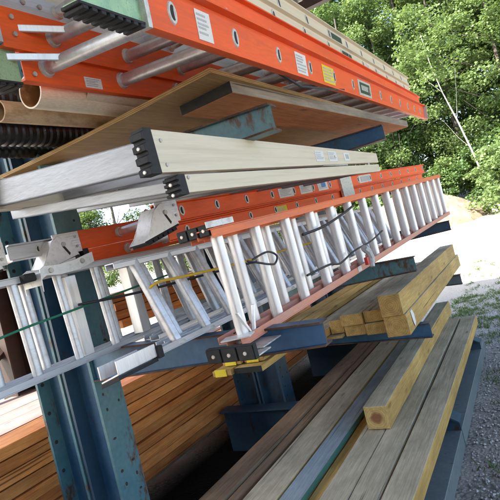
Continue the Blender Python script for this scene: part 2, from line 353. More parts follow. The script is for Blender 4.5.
# ------------------------------------------------------------------ forest
M['bark'] = painted('grey_bark', (.10, .085, .07), (.05, .042, .035), .9, 0, (6, 6, 1.2), (.4, .7), .6)
M['birch'] = painted('white_birch_bark', (.30, .29, .26), (.10, .09, .08), .8, 0, (2, 2, 7), (.6, .72), .2)
LEAF = [leafmat('leaf_mid', (.09, .155, .045), (.14, .215, .075), .45), leafmat('leaf_dark', (.065, .125, .04), (.105, .175, .06), .42), leafmat('leaf_light', (.12, .185, .06), (.18, .26, .10), .45)]
def crown_mesh(seed, h, rad, z0, leaves, lsize, mat, name):
    rnd = random.Random(seed); mb = MB(); cl = []
    nb = 60
    for i in range(nb):
        t = (i + rnd.random()) / nb; z = z0 + (h - z0) * t
        pr = rad * (.35 + .65 * math.sin(math.pi * min(1, .22 + t * .80)) ** .8)
        a = rnd.uniform(0, 6.28); r = pr * math.sqrt(rnd.uniform(.08, 1.0)); cl.append((r * math.cos(a), r * math.sin(a), z, rnd.uniform(.5, 1.0) * rad * .33))
    per = leaves // nb
    for (X, Y, Z, s) in cl:
        for _ in range(per):
            d = Vector((rnd.gauss(0, 1), rnd.gauss(0, 1), rnd.gauss(0, .62))); d = d.normalized() * s * rnd.uniform(.25, 1.05) ** .6
            p = Vector((X, Y, Z)) + Vector((d.x, d.y, d.z * .75))
            u = Vector((rnd.gauss(0, 1), rnd.gauss(0, 1), rnd.gauss(-.1, .45))).normalized(); nn = Vector((d.x * .5 + rnd.gauss(0, .5), d.y * .5 + rnd.gauss(0, .5), abs(rnd.gauss(.7, .5))))
            v = u.cross(nn)
            if v.length < 1e-3: continue
            v.normalize(); L = lsize * rnd.uniform(.6, 1.25); w = L * .42
            mb.add([p, p + u * L * .45 + v * w, p + u * L, p + u * L * .45 - v * w], [(0, 1, 2, 3)])
    me = mb.build(name, mat, smooth=False); return me
def trunk_mesh(seed, h, r0, name, mat, lean=0, limbs=9, crown_r=2.2):
    rnd = random.Random(seed); mb = MB(); pts = []; k = 9
    for i in range(k):
        t = i / (k - 1); pts.append((lean * t * t * h + rnd.gauss(0, .05) * (i > 0), rnd.gauss(0, .05) * (i > 0), -0.3 + t * (h + .3)))
    mb.sweep(pts, [r0 * (1.25 if i == 0 else 1) * (1 - .85 * i / (k - 1)) for i in range(k)], 8)
    for i in range(limbs):
        t = rnd.uniform(.3, .9); q = Vector(pts[min(k - 1, int(t * (k - 1)))]); a = rnd.uniform(0, 6.28); L = crown_r * rnd.uniform(.5, .95)
        e = q + Vector((math.cos(a) * L, math.sin(a) * L, L * rnd.uniform(.3, .8))); mid = (q + e) / 2 + Vector((0, 0, -.1))
        mb.sweep([q, mid, e], [r0 * .38 * (1.1 - t), r0 * .25 * (1.1 - t), .012], 6)
    return mb.build(name, mat)
protos = []
for i, (h, rad, z0, n, ls_, m_) in enumerate(((12.5, 2.7, 1.2, 34000, .115, 0), (10.5, 2.5, .6, 31000, .11, 2), (11.5, 2.6, .9, 32000, .12, 1), (9.2, 2.2, .3, 26000, .105, 0))):
    cr = crown_mesh(20 + i, h, rad, z0, n, ls_, LEAF[m_], 'crown'); tr = trunk_mesh(40 + i, h * .93, .13, 'trunk', M['bark'], 0, 12, rad)
    protos.append((tr, cr, h))
used_p = [False] * 4
def tree(x, y, pi, s, rz, label):
    t = thing('deciduous_tree', label, 'tree', Matrix.Translation((x, y, gz(x, y))) @ Matrix.Rotation(rz, 4, 'Z') @ Matrix.Diagonal((s, s, s * random.uniform(.92, 1.06), 1)), 'trees along the edge of the yard')
    for k, src in enumerate(protos[pi][:2]):
        if not used_p[pi]: o = src
        else: o = src.copy(); C.objects.link(o)
        o.parent = t
    used_p[pi] = True
    return t
rt_ = random.Random(9)
kinds = ('tall mid green leafy tree', 'pale green leafy tree lit by the sun', 'dark green dense leafy tree', 'smaller bushy mid green tree')
row = []
for k in range(15):     # front row
    row.append((-15 + k * 2.15 + rt_.uniform(-.5, .5), 25.0 + rt_.uniform(-1.2, 1.2) + max(0, -8 - (-15 + k * 2.15)) * .3, (1, 0, 1, 3, 2)[k % 5], rt_.uniform(1.0, 1.2), 'front row of the forest edge'))
for k in range(14):
    row.append((-17 + k * 2.6 + rt_.uniform(-.6, .6), 29.5 + rt_.uniform(-1, 1), (0, 2, 0, 2, 3)[k % 5], rt_.uniform(1.2, 1.4), 'second row of the forest'))
for k in range(12):
    row.append((-20 + k * 3.5 + rt_.uniform(-.6, .6), 35 + rt_.uniform(-1.5, 1.5), (2, 0, 2, 1)[k % 4], rt_.uniform(1.3, 1.5), 'back row of the forest'))
for k in range(7):      # seen through the rack at the far left
    row.append((-30 + k * 2.6, 14 + k * 1.9 + rt_.uniform(-1, 1), (0, 1, 2, 3)[k % 4], rt_.uniform(.8, 1.0), 'the trees far left behind the rack'))
for (x, y, pi, s, where) in row:
    tree(x, y, pi, s, rt_.uniform(0, 6.28), kinds[pi] + ' in ' + where)
# leaning birch in front of the forest
t = thing('birch_tree', 'slim leaning birch with a pale white trunk before the green forest', 'tree', Matrix.Translation((-1.35, 21.6, gz(0, 21.6))))
mb = MB(); pts = [(.32, 0, -.2), (.16, 0, 1.2), (-.05, 0, 2.5), (-.28, 0, 3.7), (-.55, 0, 4.9), (-.75, .1, 6.2), (-.85, .2, 7.5)]
mb.sweep(pts, [.042, .039, .035, .03, .024, .016, .008], 8)
for q, e in (((-.28, 0, 3.7), (.1, -.2, 5.6)), ((-.05, 0, 2.5), (-.7, -.3, 3.7)), ((-.55, 0, 4.9), (-1.3, 0, 6.2))):
    mb.sweep([q, ((q[0] + e[0]) / 2, (q[1] + e[1]) / 2, (q[2] + e[2]) / 2 - .1), e], [.010, .007, .004], 6)
mb.build('trunk', 'birch', t)
cr = crown_mesh(77, 8.6, 1.3, 5.2, 2600, .13, LEAF[2], 'crown'); cr.parent = t; cr.location = (-.8, .1, 0)
# undergrowth bushes along the foot of the forest
bush = [crown_mesh(90 + i, 2.4, 1.25, .1, 5200, .12, LEAF[(2, 0, 1)[i]], 'foliage') for i in range(3)]
bl = ('bright yellow green shrub', 'mid green shrub', 'dark green shrub')
for i, (x, y, k, s) in enumerate(((-.55, 19.4, 0, .95), (.5, 20.2, 0, 1.2), (-1.6, 23.3, 2, 1.0), (-2.9, 23.6, 1, .9), (-4.2, 23.8, 2, 1.0), (-5.6, 23.5, 1, 1.0), (-7.2, 23.9, 2, 1.0), (1.8, 21.5, 1, 1.1), (3.3, 22, 2, 1.1), (.2, 23.0, 2, 1.3), (-9, 24, 1, 1.1), (5, 22.6, 0, 1.1))):
    t = thing('shrub', bl[k] + (' at the right edge beside the sandy yard', ' growing beside the brightest shrub', ' behind the dirt mound under the birch', ' just left of the birch trunk', ' in the undergrowth behind the mound', ' in the undergrowth half hidden by the ladder ends', ' in the undergrowth behind the orange ladders', ' farther right at the foot of the forest', ' in the shade farther right', ' behind the two bright shrubs', ' in the undergrowth hidden by the rack', ' farthest right at the foot of the forest')[i], 'shrub', Matrix.Translation((x, y, gz(x, y))) @ Matrix.Rotation(i * 1.3, 4, 'Z') @ Matrix.Scale(s, 4), 'shrubs at the foot of the forest')
    first = not any(o.parent for o in [bush[k]])
    o = bush[k] if first else bush[k].copy()
    if not first: C.objects.link(o)
    o.parent = t
# sandy mound
def mound():
    mb = MB(); n = 60; rnd = random.Random(4); vs = []
    for j in range(n + 1):
        for i in range(n + 1):
            x = -3 + 6 * i / n; y = -2.2 + 4.4 * j / n; d = math.sqrt((x / 2.9) ** 2 + (y / 2.1) ** 2)
            vs.append((x, y, gz(0, y + 20.8) - gz(0, 20.8) + (1.75 * max(0, 1 - d) ** .85 + rnd.uniform(-.06, .06) if d < .97 else -.12)))
    mb.add(vs, [(j * (n + 1) + i, j * (n + 1) + i + 1, (j + 1) * (n + 1) + i + 1, (j + 1) * (n + 1) + i) for j in range(n) for i in range(n)])
    m = painted('sandy_soil', (.23, .175, .12), (.17, .12, .08), .95, 0, (1, 1, 1), (.4, .7), .5, .2, 3)
    o = mb.build('dirt_mound', m); o.location = (-4.0, 20.8, gz(0, 20.5)); tag(o, 'low tan mound of sandy soil in front of the forest', 'mound')
mound()

# ------------------------------------------------------------------ open shed over the rack (its beam and posts show)
sh = thing('open_shed', 'open pole shed with brown steel posts and a brown roof beam over the rack', 'shed')
mb = MB()
for i in range(73):
    x0 = -4.9 + i * .1
    mb.add([(x0, -8, 4.62), (x0 + .03, -8, 4.65), (x0 + .07, -8, 4.65), (x0 + .1, -8, 4.62)] + [(x0, 6.5, 4.62), (x0 + .03, 6.5, 4.65), (x0 + .07, 6.5, 4.65), (x0 + .1, 6.5, 4.62)], [(0, 1, 5, 4), (1, 2, 6, 5), (2, 3, 7, 6)])
mb.build('roof_sheet', 'galv', sh)
for y in (6.4, 3.0, -.4, -4, -7.8): MB().box(-4.9, 2.4, y - .05, y + .05, 4.50, 4.615).build('beam', 'brown_post', sh)
for x in (-4.0, 2.3):
    MB().box(x - .05, x + .05, -7.7, 6.3, 4.36, 4.495).build('purlin', 'brown_post', sh)
for (x, y) in ((-4.0, 2.66), (-4.0, 6.2), (-4.0, -2.5), (-4.0, -7.5), (2.3, 6.2), (2.3, -2.5), (2.3, 2), (2.3, -7.5)):
    m_ = MB().box(x - .10, x + .10, y - .10, y - .086, gz(x, y) - .1, 4.355).box(x - .10, x + .10, y + .086, y + .10, gz(x, y) - .1, 4.355).box(x - .006, x + .006, y - .0855, y + .0855, gz(x, y) - .1, 4.355)
    m_.build('post', 'brown_post', sh)
mb = MB()  # added wall behind the camera, cuts the light on near-facing surfaces
for i in range(72): mb.box(-4.9 + i * .1, -4.9 + i * .1 + .094, -6.03, -6.0 + .004 * (i % 2), 0.05, 4.49)
mb.build('light_block_wall', 'brown', sh)
MB().sweep([(-4.0, 2.6, 1.35), (-4.0, 1.0, .4)], .05, 4).build('brace', 'brown_post', sh)

# ------------------------------------------------------------------ cantilever rack
rack = thing('cantilever_rack', 'blue steel cantilever rack with rusty arms stacked with ladders and timber', 'rack')
cols = (1.81, 3.65, 5.6)
def ibeam_arm(y, xr, zr, xt, zt, d, w, mats, tip=.105):
    """arm along X from the column to its tip; web in the middle, flanges with rusty rims"""
    mb = MB(); t = .008; n = 8
    def pt(k): f = k / n; return xr + (xt - xr) * f, zr + (zt - zr) * f, d + (tip - d) * f
    for k in range(n):
        x0, z0, d0 = pt(k); x1, z1, d1 = pt(k + 1)
        for (ya, yb, ta, tb) in ((y - w / 2, y + w / 2, 0, t), (y - w / 2, y + w / 2, None, None)):
            if ta is not None: a0, a1, b0, b1 = z0, z1, z0 - t, z1 - t
            else: a0, a1, b0, b1 = z0 - d0 + t, z1 - d1 + t, z0 - d0, z1 - d1
            mb.add([(x0, ya, a0), (x1, ya, a1), (x1, yb, a1), (x0, yb, a0), (x0, ya, b0), (x1, ya, b1), (x1, yb, b1), (x0, yb, b0)],
                   [(0, 1, 2, 3), (4, 7, 6, 5), (0, 4, 5, 1), (3, 2, 6, 7)] + ([(1, 5, 6, 2)] if k == n - 1 else []), [0, 0, 1, 1] + ([1] if k == n - 1 else []))
        yw = y - w * .22
        mb.add([(x0, yw, z0 - t), (x1, yw, z1 - t), (x1, yw, z1 - d1 + t), (x0, yw, z0 - d0 + t), (x0, yw + .008, z0 - t), (x1, yw + .008, z1 - t), (x1, yw + .008, z1 - d1 + t), (x0, yw + .008, z0 - d0 + t)],
               [(0, 1, 2, 3), (4, 7, 6, 5)] + ([(1, 5, 6, 2)] if k == n - 1 else []), [0, 0] + ([1] if k == n - 1 else []))
    return mb.build('arm', mats, rack)
for i, y in enumerate(cols):
    mb = MB(); w = .085
    for (xa, xb) in ((-2.012, -2.232), (-2.25, -2.465)):      # two I-sections side by side
        mb.box(xa - .018, xa, y - w, y + w, 0, 3.4, 1); mb.box(xb, xb + .018, y - w, y + w, 0, 3.4, 1 if xb < -2.4 else 2); mb.box(xb + .0185, xa - .0185, y - .006, y + .006, 0, 3.398, 0)
    for k in range(38):
        for sx in (-.045, .045): 
            if random.random() < .6: mb.disc((-2.012, y + sx + random.uniform(-.006, .006), .25 + k * .08 + (.0 if sx < 0 else .015) + random.uniform(-.008, .008)), (1, 0, 0), (0, 0, 1), random.uniform(.006, .011), random.uniform(.006, .012), .002, 9, 3)
        if k % 2 == 0: mb.disc((-2.447, y - .055, .25 + k * .08), (1, 0, 0), (0, 0, 1), .011, .011, .002, 10, 3)
    mb.build('column', ['blue' if i == 0 else 'dark_blue', 'teal' if i == 0 else 'dark_blue', 'dark_blue', 'dark_hole'], rack, .0)
# level A, B, C arms
ibeam_arm(1.78, -2.011, 2.24, -.75, 2.175, .15, .075, ['teal', 'rust'])
ibeam_arm(3.65, -2.011, 2.33, -.75, 2.285, .15, .075, ['blue', 'rust'])
ibeam_arm(1.76, -2.011, 1.36, -.75, 1.325, .16, .075, ['blue', 'rust'], .095)
ibeam_arm(3.60, -2.011, 1.36, -.75, 1.33, .16, .075, ['teal', 'rust'])
ibeam_arm(5.75, -2.011, 1.46, -.75, 1.44, .16, .075, ['dark_blue', 'rust'])
ibeam_arm(3.58, -2.011, .865, -.75, .86, .05, .075, ['blue', 'rust'])
ibeam_arm(5.60, -2.011, .875, -.75, .87, .05, .075, ['grey_blue', 'rust'])
for y, m0 in ((3.65, 'dark_blue'), (5.6, 'dark_blue')):      # rear arms
    MB().prism([(-3.35, 1.27), (-2.466, 1.20), (-2.466, 1.335), (-3.35, 1.335)], y - .03, y + .03).build('arm', m0, rack, .003)
for y in (1.55, 3.5, 5.4):
    m_ = MB()
    for (a, b) in ((-.05, -.042), (.042, .05)): pass
    prof = [(-2.6, 0), (-.70, 0), (-.70, .19), (-.98, .355), (-2.6, .355)]
    vs = [(x, y - .006, z) for x, z in prof] + [(x, y + .006, z) for x, z in prof]; n = 5
    m_.add(vs, [(i, (i + 1) % n, n + (i + 1) % n, n + i) for i in range(n)] + [tuple(range(n)), tuple(range(n, 2 * n))])
    m_.box(-2.6, -.98, y - .07, y + .07, .357, .37)
    m_.add([(-.978, y - .07, .37), (-.69, y - .07, .2), (-.69, y + .07, .2), (-.978, y + .07, .37), (-.978, y - .07, .357), (-.69, y - .07, .187), (-.69, y + .07, .187), (-.978, y + .07, .357)], [(0, 1, 2, 3), (7, 6, 5, 4), (0, 4, 5, 1), (3, 2, 6, 7), (1, 5, 6, 2), (0, 3, 7, 4)])
    m_.build('base_beam', 'dark_blue', rack)
MB().prism([(-.86, .0), (-.70, .0), (-.70, .115), (-.86, .115)], .6, 5.75).build('base_rail', 'grey_blue', rack, .004)

# ------------------------------------------------------------------ timber and boards
def beam(name, label, cat, x0, x1, y0, y1, z0, z1, mats, group=None, seed=0, bev=.004, rz=0.0, seg=14, wob=.005):
    """one sawn length: slots side, top, end; slightly crooked"""
    rnd = random.Random(seed + 1); w, h, L = (x1 - x0) / 2, (z1 - z0) / 2, y1 - y0; mb = MB(); vs = []
    ph = rnd.uniform(0, 6)
    for k in range(seg + 1):
        y = L * k / seg; ox = math.sin(ph + y * .9) * wob - math.sin(ph) * wob; 
        j = lambda: rnd.uniform(-.0012, .0012)
        vs += [(-w + ox + j(), y, -h + abs(j())), (w + ox + j(), y, -h + abs(j())), (w + ox + j(), y, h + j()), (-w + ox + j(), y, h + j())]
    fs, mi = [], []
    for k in range(seg):
        a, b = k * 4, k * 4 + 4
        for q, m_ in (((0, 1), 0), ((1, 2), 0), ((2, 3), 1), ((3, 0), 0)): fs.append((a + q[0], a + q[1], b + q[1], b + q[0])); mi.append(m_)
    fs += [(0, 3, 2, 1), tuple(seg * 4 + i for i in range(4))]; mi += [2, 2]
    mb.add(vs, fs, mi)
    o = mb.build(name, mats, None, bev); o.location = ((x0 + x1) / 2, y0, (z0 + z1) / 2); o.rotation_euler.z = rz
    return tag(o, label, cat, group)
T3 = ['fir', 'grey_top', 'fir_end']
# bottom shelf
gb = 'timbers on the bottom shelf'
beam('timber', 'outermost grey topped timber of the bottom shelf, its yellow side facing the gravel', 'timber', -.815, -.675, 1.1, 5.42, .372, .46, T3, gb, 1)
beam('timber', 'grey timber lying second from the gravel side on the bottom shelf', 'timber', -.958, -.822, 1.1, 5.46, .372, .458, ['grey_top', 'grey_top', 'fir_end'], gb, 2)
beam('timber', 'grey timber under the loose square post on the bottom shelf', 'timber', -1.10, -.964, 1.1, 5.50, .372, .456, ['grey_top', 'grey_top', 'fir_end'], gb, 3)
beam('narrow_board', 'narrow yellowish board between the grey timber and the blue grey strip', 'board', -1.178, -1.108, 1.1, 5.3, .372, .43, ['fir', 'fir', 'fir_end'], gb, 4)
beam('painted_strip', 'blue grey strip with a green edge among the timbers of the bottom shelf', 'strip', -1.292, -1.180, 1.15, 5.3, .432, .466, ['green_edge', 'slate', 'green_edge'], None, 5, .002, .004)
beam('narrow_board', 'yellow edged board beneath the blue grey strip', 'board', -1.305, -1.19, 1.1, 5.3, .372, .428, ['fir', 'fir', 'fir_end'], gb, 6)
beam('wide_plank', 'wide pale grey plank left of the blue grey strip', 'plank', -1.50, -1.31, 1.1, 5.4, .372, .462, ['fir', 'grey_top', 'fir_end'], gb, 7)
beam('brown_board', 'dark brown grooved board beside the wide grey plank', 'board', -1.60, -1.535, 1.1, 5.3, .372, .45, ['brown', 'brown', 'brown'], gb, 8)
beam('brown_plank', 'brown plank farthest into the shade on the bottom shelf', 'plank', -1.76, -1.61, 1.1, 5.2, .372, .462, ['brown', 'brown', 'brown'], gb, 9)
beam('square_post', 'loose square post with a dark heart in its end, lying on the bottom timbers', 'post', -1.066, -.930, 2.755, 5.65, .461, .598, ['fir', 'grey_top', 'heart_end'], None, 10, .005)
# shelf C
gc = 'timbers on the low shelf'
beam('square_post', 'upper of two thick yellow posts stacked at the tips of the low arms', 'post', -.955, -.812, 3.19, 6.08, 1.012, 1.156, ['fir', 'grey_top', 'fir_end'], gc, 11, .004)
lowp = beam('square_post', 'lower of two thick yellow posts on the low arms, torn paper on its side', 'post', -.955, -.805, 3.21, 6.28, .873, 1.010, ['fir', 'grey_top', 'fir_end'], gc, 12, .004)
pp = MB(); pp.add([(.0775, .12, .06), (.0775, .17, .062), (.079, .20, .03), (.082, .19, -.03), (.0785, .17, -.055), (.081, .13, -.02)], [(0, 1, 2, 3, 4, 5)])
pp.build('torn_paper', 'paper', lowp, smooth=False).location = (0, 0, 0)
for k, (x0, z0, w_) in enumerate(((-1.305, .956, 'upper left'), (-1.138, .956, 'upper right'), (-1.305, .873, 'lower left'), (-1.138, .873, 'lower right'))):
    beam('sawn_board', w_ + ' of the four thick boards stacked beside the yellow posts', 'board', x0, x0 + .16, 3.36 + .02 * (k % 3), 6.0, z0, z0 + .081, ['fir', 'grey_top', 'fir_end'], gc, 20 + k, .004)
beam('sawn_board', 'thick board with a notched end just inside the stack of four', 'board', -1.42, -1.315, 3.42, 6.0, .90, 1.0, ['fir', 'grey_top', 'fir_end'], gc, 25)
beam('sawn_board', 'long flat board lying behind the thick boards on the low shelf', 'board', -1.60, -1.43, 3.3, 6.0, .90, .955, ['fir', 'grey_top', 'fir_end'], gc, 26)
beam('sawn_board', 'thin flat board under the rusty middle arm on the low shelf', 'board', -1.60, -1.32, 3.36, 6.0, .877, .897, ['fir', 'grey_top', 'fir_end'], gc, 27, .002)
gt = 'boards with yellow tags'
for k, (x0, x1, y0, z0, tg, lab) in enumerate(((-2.13 + .17, -1.985 + .17, 2.62, .905, 1, 'low tan board with a yellow tag on its end, leftmost under the black ladder foot'),
        (-1.80, -1.60, 2.64, .905, 0, 'dark ended board right of the leftmost tagged board'),
        (-1.92, -1.78, 2.70, .95, 1, 'tan board lying on top with a yellow tag turned up at its end'),
        (-1.765, -1.62, 2.72, .95, 1, 'tan board with a yellow tag, rightmost of the upper pair'))):
    o = beam('tagged_board', lab, 'board', x0, x1, y0, 5.9, z0, z0 + .038, ['fir', 'fir', 'black_end' if k == 1 else 'fir_end'], gt, 30 + k, .002)
    if tg:
        w_ = (x1 - x0) / 2
        MB().box(-w_ * .7, w_ * .5, -.006, -.002, -.02, .026).build('tag', 'yellow', o)
# long stack of cedar behind the columns
gk = 'cedar boards stacked behind the columns'
zb = .245
for k in range(10):
    ww = .07; x1 = -2.66 + random.uniform(-.008, .008)
    beam('cedar_board', 'orange cedar board, ' + ('bottom', 'second', 'third', 'fourth', 'fifth', 'sixth', 'seventh', 'eighth', 'ninth', 'top')[k] + ' course of the stack behind the blue columns', 'board', x1 - .26, x1, -.6 + random.uniform(-.1, .1), 6.6, zb + k * ww, zb + k * ww + .065, ['cedar', 'cedar', 'cedar_end'], gk, 50 + k, .004)
for k in range(4):
    beam('cedar_board', ('second', 'third', 'fourth', 'fifth')[k] + ' sunlit cedar board across the top of the stack behind the columns', 'board', -2.93 - .27 * (k + 1), -2.93 - .27 * k - .006, -.6, 6.6, zb + 9 * .07, zb + 9 * .07 + .065, ['pale_board', 'pale_board', 'cedar_end'], gk, 70 + k, .004)
for y in (1.75, 3.6, 5.5):
    beam('bearer', ('near', 'middle', 'far')[int(y / 1.84)] + ' timber bearer under the cedar stack', 'bearer', -4.05, -3.25, y, y + .1, 0, zb - .001, ['brown', 'brown', 'brown'], 'bearers under the cedar stack', 80, .003, 0, 1)
    beam('bearer', ('near', 'middle', 'far')[int(y / 1.84)] + ' spacer block under the top cedar course', 'bearer', -4.05, -3.25, y, y + .1, zb, zb + 9 * .07 - .001, ['cedar', 'cedar', 'cedar'], 'spacers inside the cedar stack', 81, .003, 0, 1)

beam('bearer', 'long dark beam added to block light under the cedar stack near its outer edge', 'bearer', -3.20, -3.10, -.6, 6.6, 0, zb - .002, ['brown', 'brown', 'brown'], 'bearers under the cedar stack', 82, .003)  # added beam, stops light leaking through below the stack
for k in range(4):
    for j in range(2):
        x1 = -2.56 - .24 * j + random.uniform(-.02, .02)
        beam('rough_board', ('lowest', 'second lowest', 'third lowest', 'uppermost')[k] + (' front' if j == 0 else ' rear') + ' red brown board of the small pile behind the aluminium rungs', 'board', x1 - .22, x1, 2.45 + random.uniform(0, .12), 6.1, 1.337 + k * .062, 1.337 + k * .062 + .058, ['cedar', 'cedar', 'cedar_end'], 'red brown boards on the rear arms', 100 + k * 2 + j, .003)
# plywood and plank under the top ladders
F = frame((-.88, 1.61, 2.318), (-.80, 5.0, 2.44))
ply = thing('plywood_sheet', 'brown plywood sheet with worn near edge on the top arms', 'plywood', F)
mb = MB(); n = 16; vs = []
for k in range(n + 1):
    x = -1.5 * k / n; z = -.012 * math.sin(math.pi * k / n) + .0
    for y in (0.04 * k / n, 3.3):
        vs += [(x, y, z), (x, y, z + .018)]
fs, mi = [], []
for k in range(n):
    a, b = k * 4, k * 4 + 4
    fs += [(a, b, b + 2, a + 2), (a + 1, a + 3, b + 3, b + 1), (a, a + 1, b + 1, b), (a + 2, b + 2, b + 3, a + 3)]; mi += [0, 0, 1, 1]
fs += [(0, 2, 3, 1), (n * 4, n * 4 + 1, n * 4 + 3, n * 4 + 2)]; mi += [1, 1]
mb.add(vs, fs, mi); mb.build('panel', ['ply', 'ply_edge'], ply)
F = frame((-.90, 1.78, 2.312), (-.755, 4.75, 2.415))
pk = thing('plank', 'reddish plank with a black painted end under the plywood sheet', 'plank', F)
MB().box(-.27, 0, 0, 2.95, -.036, .02, 1, end=2, bottom=0).build('board', ['red_plank', 'grey_edge', 'black_end'], pk, .003)

# ------------------------------------------------------------------ ladders
def dprof(n=10):
    n = 24
    return [(math.cos(2 * math.pi * j / n) * (1 if j % 4 < 2 else .955), math.sin(2 * math.pi * j / n) * .86 * (1 if j % 4 < 2 else .955)) for j in range(n)]
def channel(mb, x, z0, z1, fl, t, y0, y1, mi=0, side=1):
    """C channel, web outer face at x, flanges pointing to side"""
    a = x - t * side; b = x + fl * side
    prof = [(a, z0), (b, z0), (b, z0 + t), (x, z0 + t * 1.6), (x, z1 - t * 1.6), (b, z1 - t), (b, z1), (a, z1)]
    return mb.prism(prof, y0, y1, mi)
def oval_plate(mb, c, nrm, ref, ra, rb, side=1):
    mb.disc(c, nrm, ref, ra, rb, .004, 16, 1); c2 = Vector(c) + Vector(nrm) * .004
    mb.disc(c2 + Vector(nrm) * .0002, nrm, ref, ra * .66, rb * .6, .001, 14, 2)
    mb.disc(c2 + Vector(nrm) * .0014 + Vector((0, rb * .25, 0)), nrm, ref, ra * .6, rb * .14, .001, 10, 1)
def flat_section(root, x, z, W, zb, zt, y0, y1, first, sp, n, mat, fl=.03, rr=.024, rungmat='alu', plate=(.034, .024), rungs=True, xoff=0, backend=None, bz=None):
    """section of an extension ladder lying flat: rails run along Y with upright webs, rungs across X"""
    mb = MB(); channel(mb, x, z + zb, z + zt, fl, .006, y0, y1, 0, 1); mb.build('rail', mat, root, .0015)
    mb = MB(); channel(mb, x - W, z + (bz or (zb, zt))[0], z + (bz or (zb, zt))[1], fl, .006, y0 if backend is None else backend, y1, 0, -1); mb.build('rail', mat, root, .0015)
    for k in range(n):
        y = first + k * sp
        if y > y1 - .05: break
        mb = MB(); mb.sweep([(x - W + .006, y, z), (x - .0065, y, z)], rr, 12, 0, True, dprof(12))
        mb.sweep([(x - W + .0065, y, z), (x - W + .016, y, z)], [rr * 1.35, rr * 1.15], 14, 1)
        oval_plate(mb, (x + .0002, y, z), (1, 0, 0), (0, 0, 1), *plate)
        mb.build('rung', [rungmat, 'hole_rim', 'dark_hole'], root)
def sticker(root, name, x, y0, y1, z0, z1, mat, prints=0, nx=1):
    o = MB().box(x + .0006, x + .0022, y0, y1, z0, z1).build(name, mat, root)
    if prints:
        p = MB(); rnd = random.Random(prints); k = 0; z = z1 - (z1 - z0) * .12
        while z > z0 + (z1 - z0) * .16:
            h = (z1 - z0) * .07; e = y0 + (y1 - y0) * rnd.uniform(.6, .93)
            p.box(x + .0024, x + .0030, y0 + (y1 - y0) * .08, e, z - h, z); z -= h * rnd.uniform(1.7, 2.6)
        p.build('print', 'paper_print', o)
    return o
def rivets(root, pts, nrm=(1, 0, 0), r=.009):
    for p in pts:
        mb = MB(); mb.disc(p, nrm, (0, 0, 1) if abs(nrm[2]) < .5 else (0, 1, 0), r, r, .005, 10); mb.build('rivet', 'rivet', root)

# --- top orange extension ladder
F = frame((-.77, 1.264, 2.386), (-.786, 5.264, 2.646), 5.4)
to = thing('extension_ladder', 'big orange fibreglass extension ladder overhanging the plywood on the top shelf', 'ladder', F)
flat_section(to, 0, 0, .555, -.083, .075, -.15, 4.95, 0, .39, 13, 'orange', .03, .026, 'alu', (.036, .022), backend=-.10, bz=(-.055, .045))
flat_section(to, -.035, .100, .50, -.022, .088, -.02, 4.98, .04, .39, 13, 'orange', .022, .024, 'alu', (.03, .02), backend=-.17, bz=(-.062, .07))
sticker(to, 'sticker', 0, .13, .22, -.052, .045, 'paper', 3)
sticker(to, 'sticker', 0, .98, 1.12, -.05, .05, 'paper', 4)
sticker(to, 'sticker', 0, 1.36, 1.56, -.05, .045, 'yellow', 5)
sticker(to, 'label', 0, 2.08, 2.42, -.052, .052, 'hole_rim'); sticker(to, 'label', .002, 2.12, 2.38, -.036, .036, 'green_label')
o = MB()
for k in range(7): o.box(.0046, .0052, 2.15 + k * .03, 2.165 + k * .03, -.016, .018)
o.build('label_print', 'paper', to)
sticker(to, 'sticker', -.555 + .006, .17, .26, -.05, -.01, 'paper', 6)
# near end fittings: plated bracket with ribbed rubber foot, and white braces on the back rail
def ribbed_foot(root, x, y0, y1, z0, z1, name='foot', xw=.085):
    """plated shoe carrying on the line of the rail, ribbed rubber under it"""
    a = MB(); a.box(x - .004, x, y0, y1, z0, z1).box(x - xw, x - .0045, y0, y1, z0, z0 + .004); o = a.build(name, 'zinc', root, .001)
    r = MB(); n = 8; w = (y1 - y0) / n
    r.box(x - xw - .004, x + .006, y0 - .004, y1, z0 - .009, z0 - .001)
    for k in range(n): r.box(x - xw - .008, x + .008, y0 + w * k + w * .15, y0 + w * k + w * .75, z0 - .019, z0 - .0095)
    r.build('rubber_pad', 'rubber', o, .002)
    h = MB(); h.disc((x, (y0 + y1) / 2, z1 - .02), (1, 0, 0), (0, 1, 0), .018, .008, .001, 12); h.build('slot', 'dark_hole', o); return o
ribbed_foot(to, .012, -.40, -.165, -.066, .085, 'foot', .05)
MB().box(-.006, .028, -.168, -.150, -.083, .075).build('end_cap', 'hole_rim', to, .001)
ribbed_foot(to, -.551, -.36, -.115, -.062, .05)
for z in (-.0, .095):
    mb = MB(); y0 = 0 if z == 0 else .04
    mb.obox((-.505 + y0 * .3, y0 - .075, z + .012), (.05, .075, -.004), (.004, -.004, 0), (0, 0, .012)); mb.build('brace', 'alu_white', to, .003)
rivets(to, [(-.535 + .008, -.12, .14), (-.535 + .008, -.12, .085), (-.555 + .008, -.06, -.03)])
MB().box(-.56, -.525, -.19, -.171, .05, .175).build('end_cap', 'grey_plastic', to, .002)
MB().box(-.03, .034, 4.951, 4.965, -.085, .077).build('end_cap', 'grey_plastic', to, .002)
# dark strap hanging below
t = thing('strap', 'thin black strap hanging below the big orange ladder over the plank', 'strap')
MB().sweep([(-.80, 1.95, 2.42), (-.79, 2.05, 2.36), (-.78, 2.25, 2.335), (-.76, 2.6, 2.375), (-.76, 2.9, 2.42)], .006, 6).build('webbing', 'strap', t)

# --- aluminium ladder lying on the orange one
F = frame((-.93, 1.12, 2.66), (-.92, 5.1, 2.89))
al = thing('extension_ladder', 'dull aluminium ladder lying on the big orange ladder, mostly hidden', 'ladder', F)
flat_section(al, 0, 0, .40, -.035, .035, 0.14, 3.9, .26, .35, 11, 'alu', .02, .02, 'alu', (.02, .014), backend=-.02)
rivets(al, [(-.392, .04 + .07 * k, 0.0) for k in range(4)])
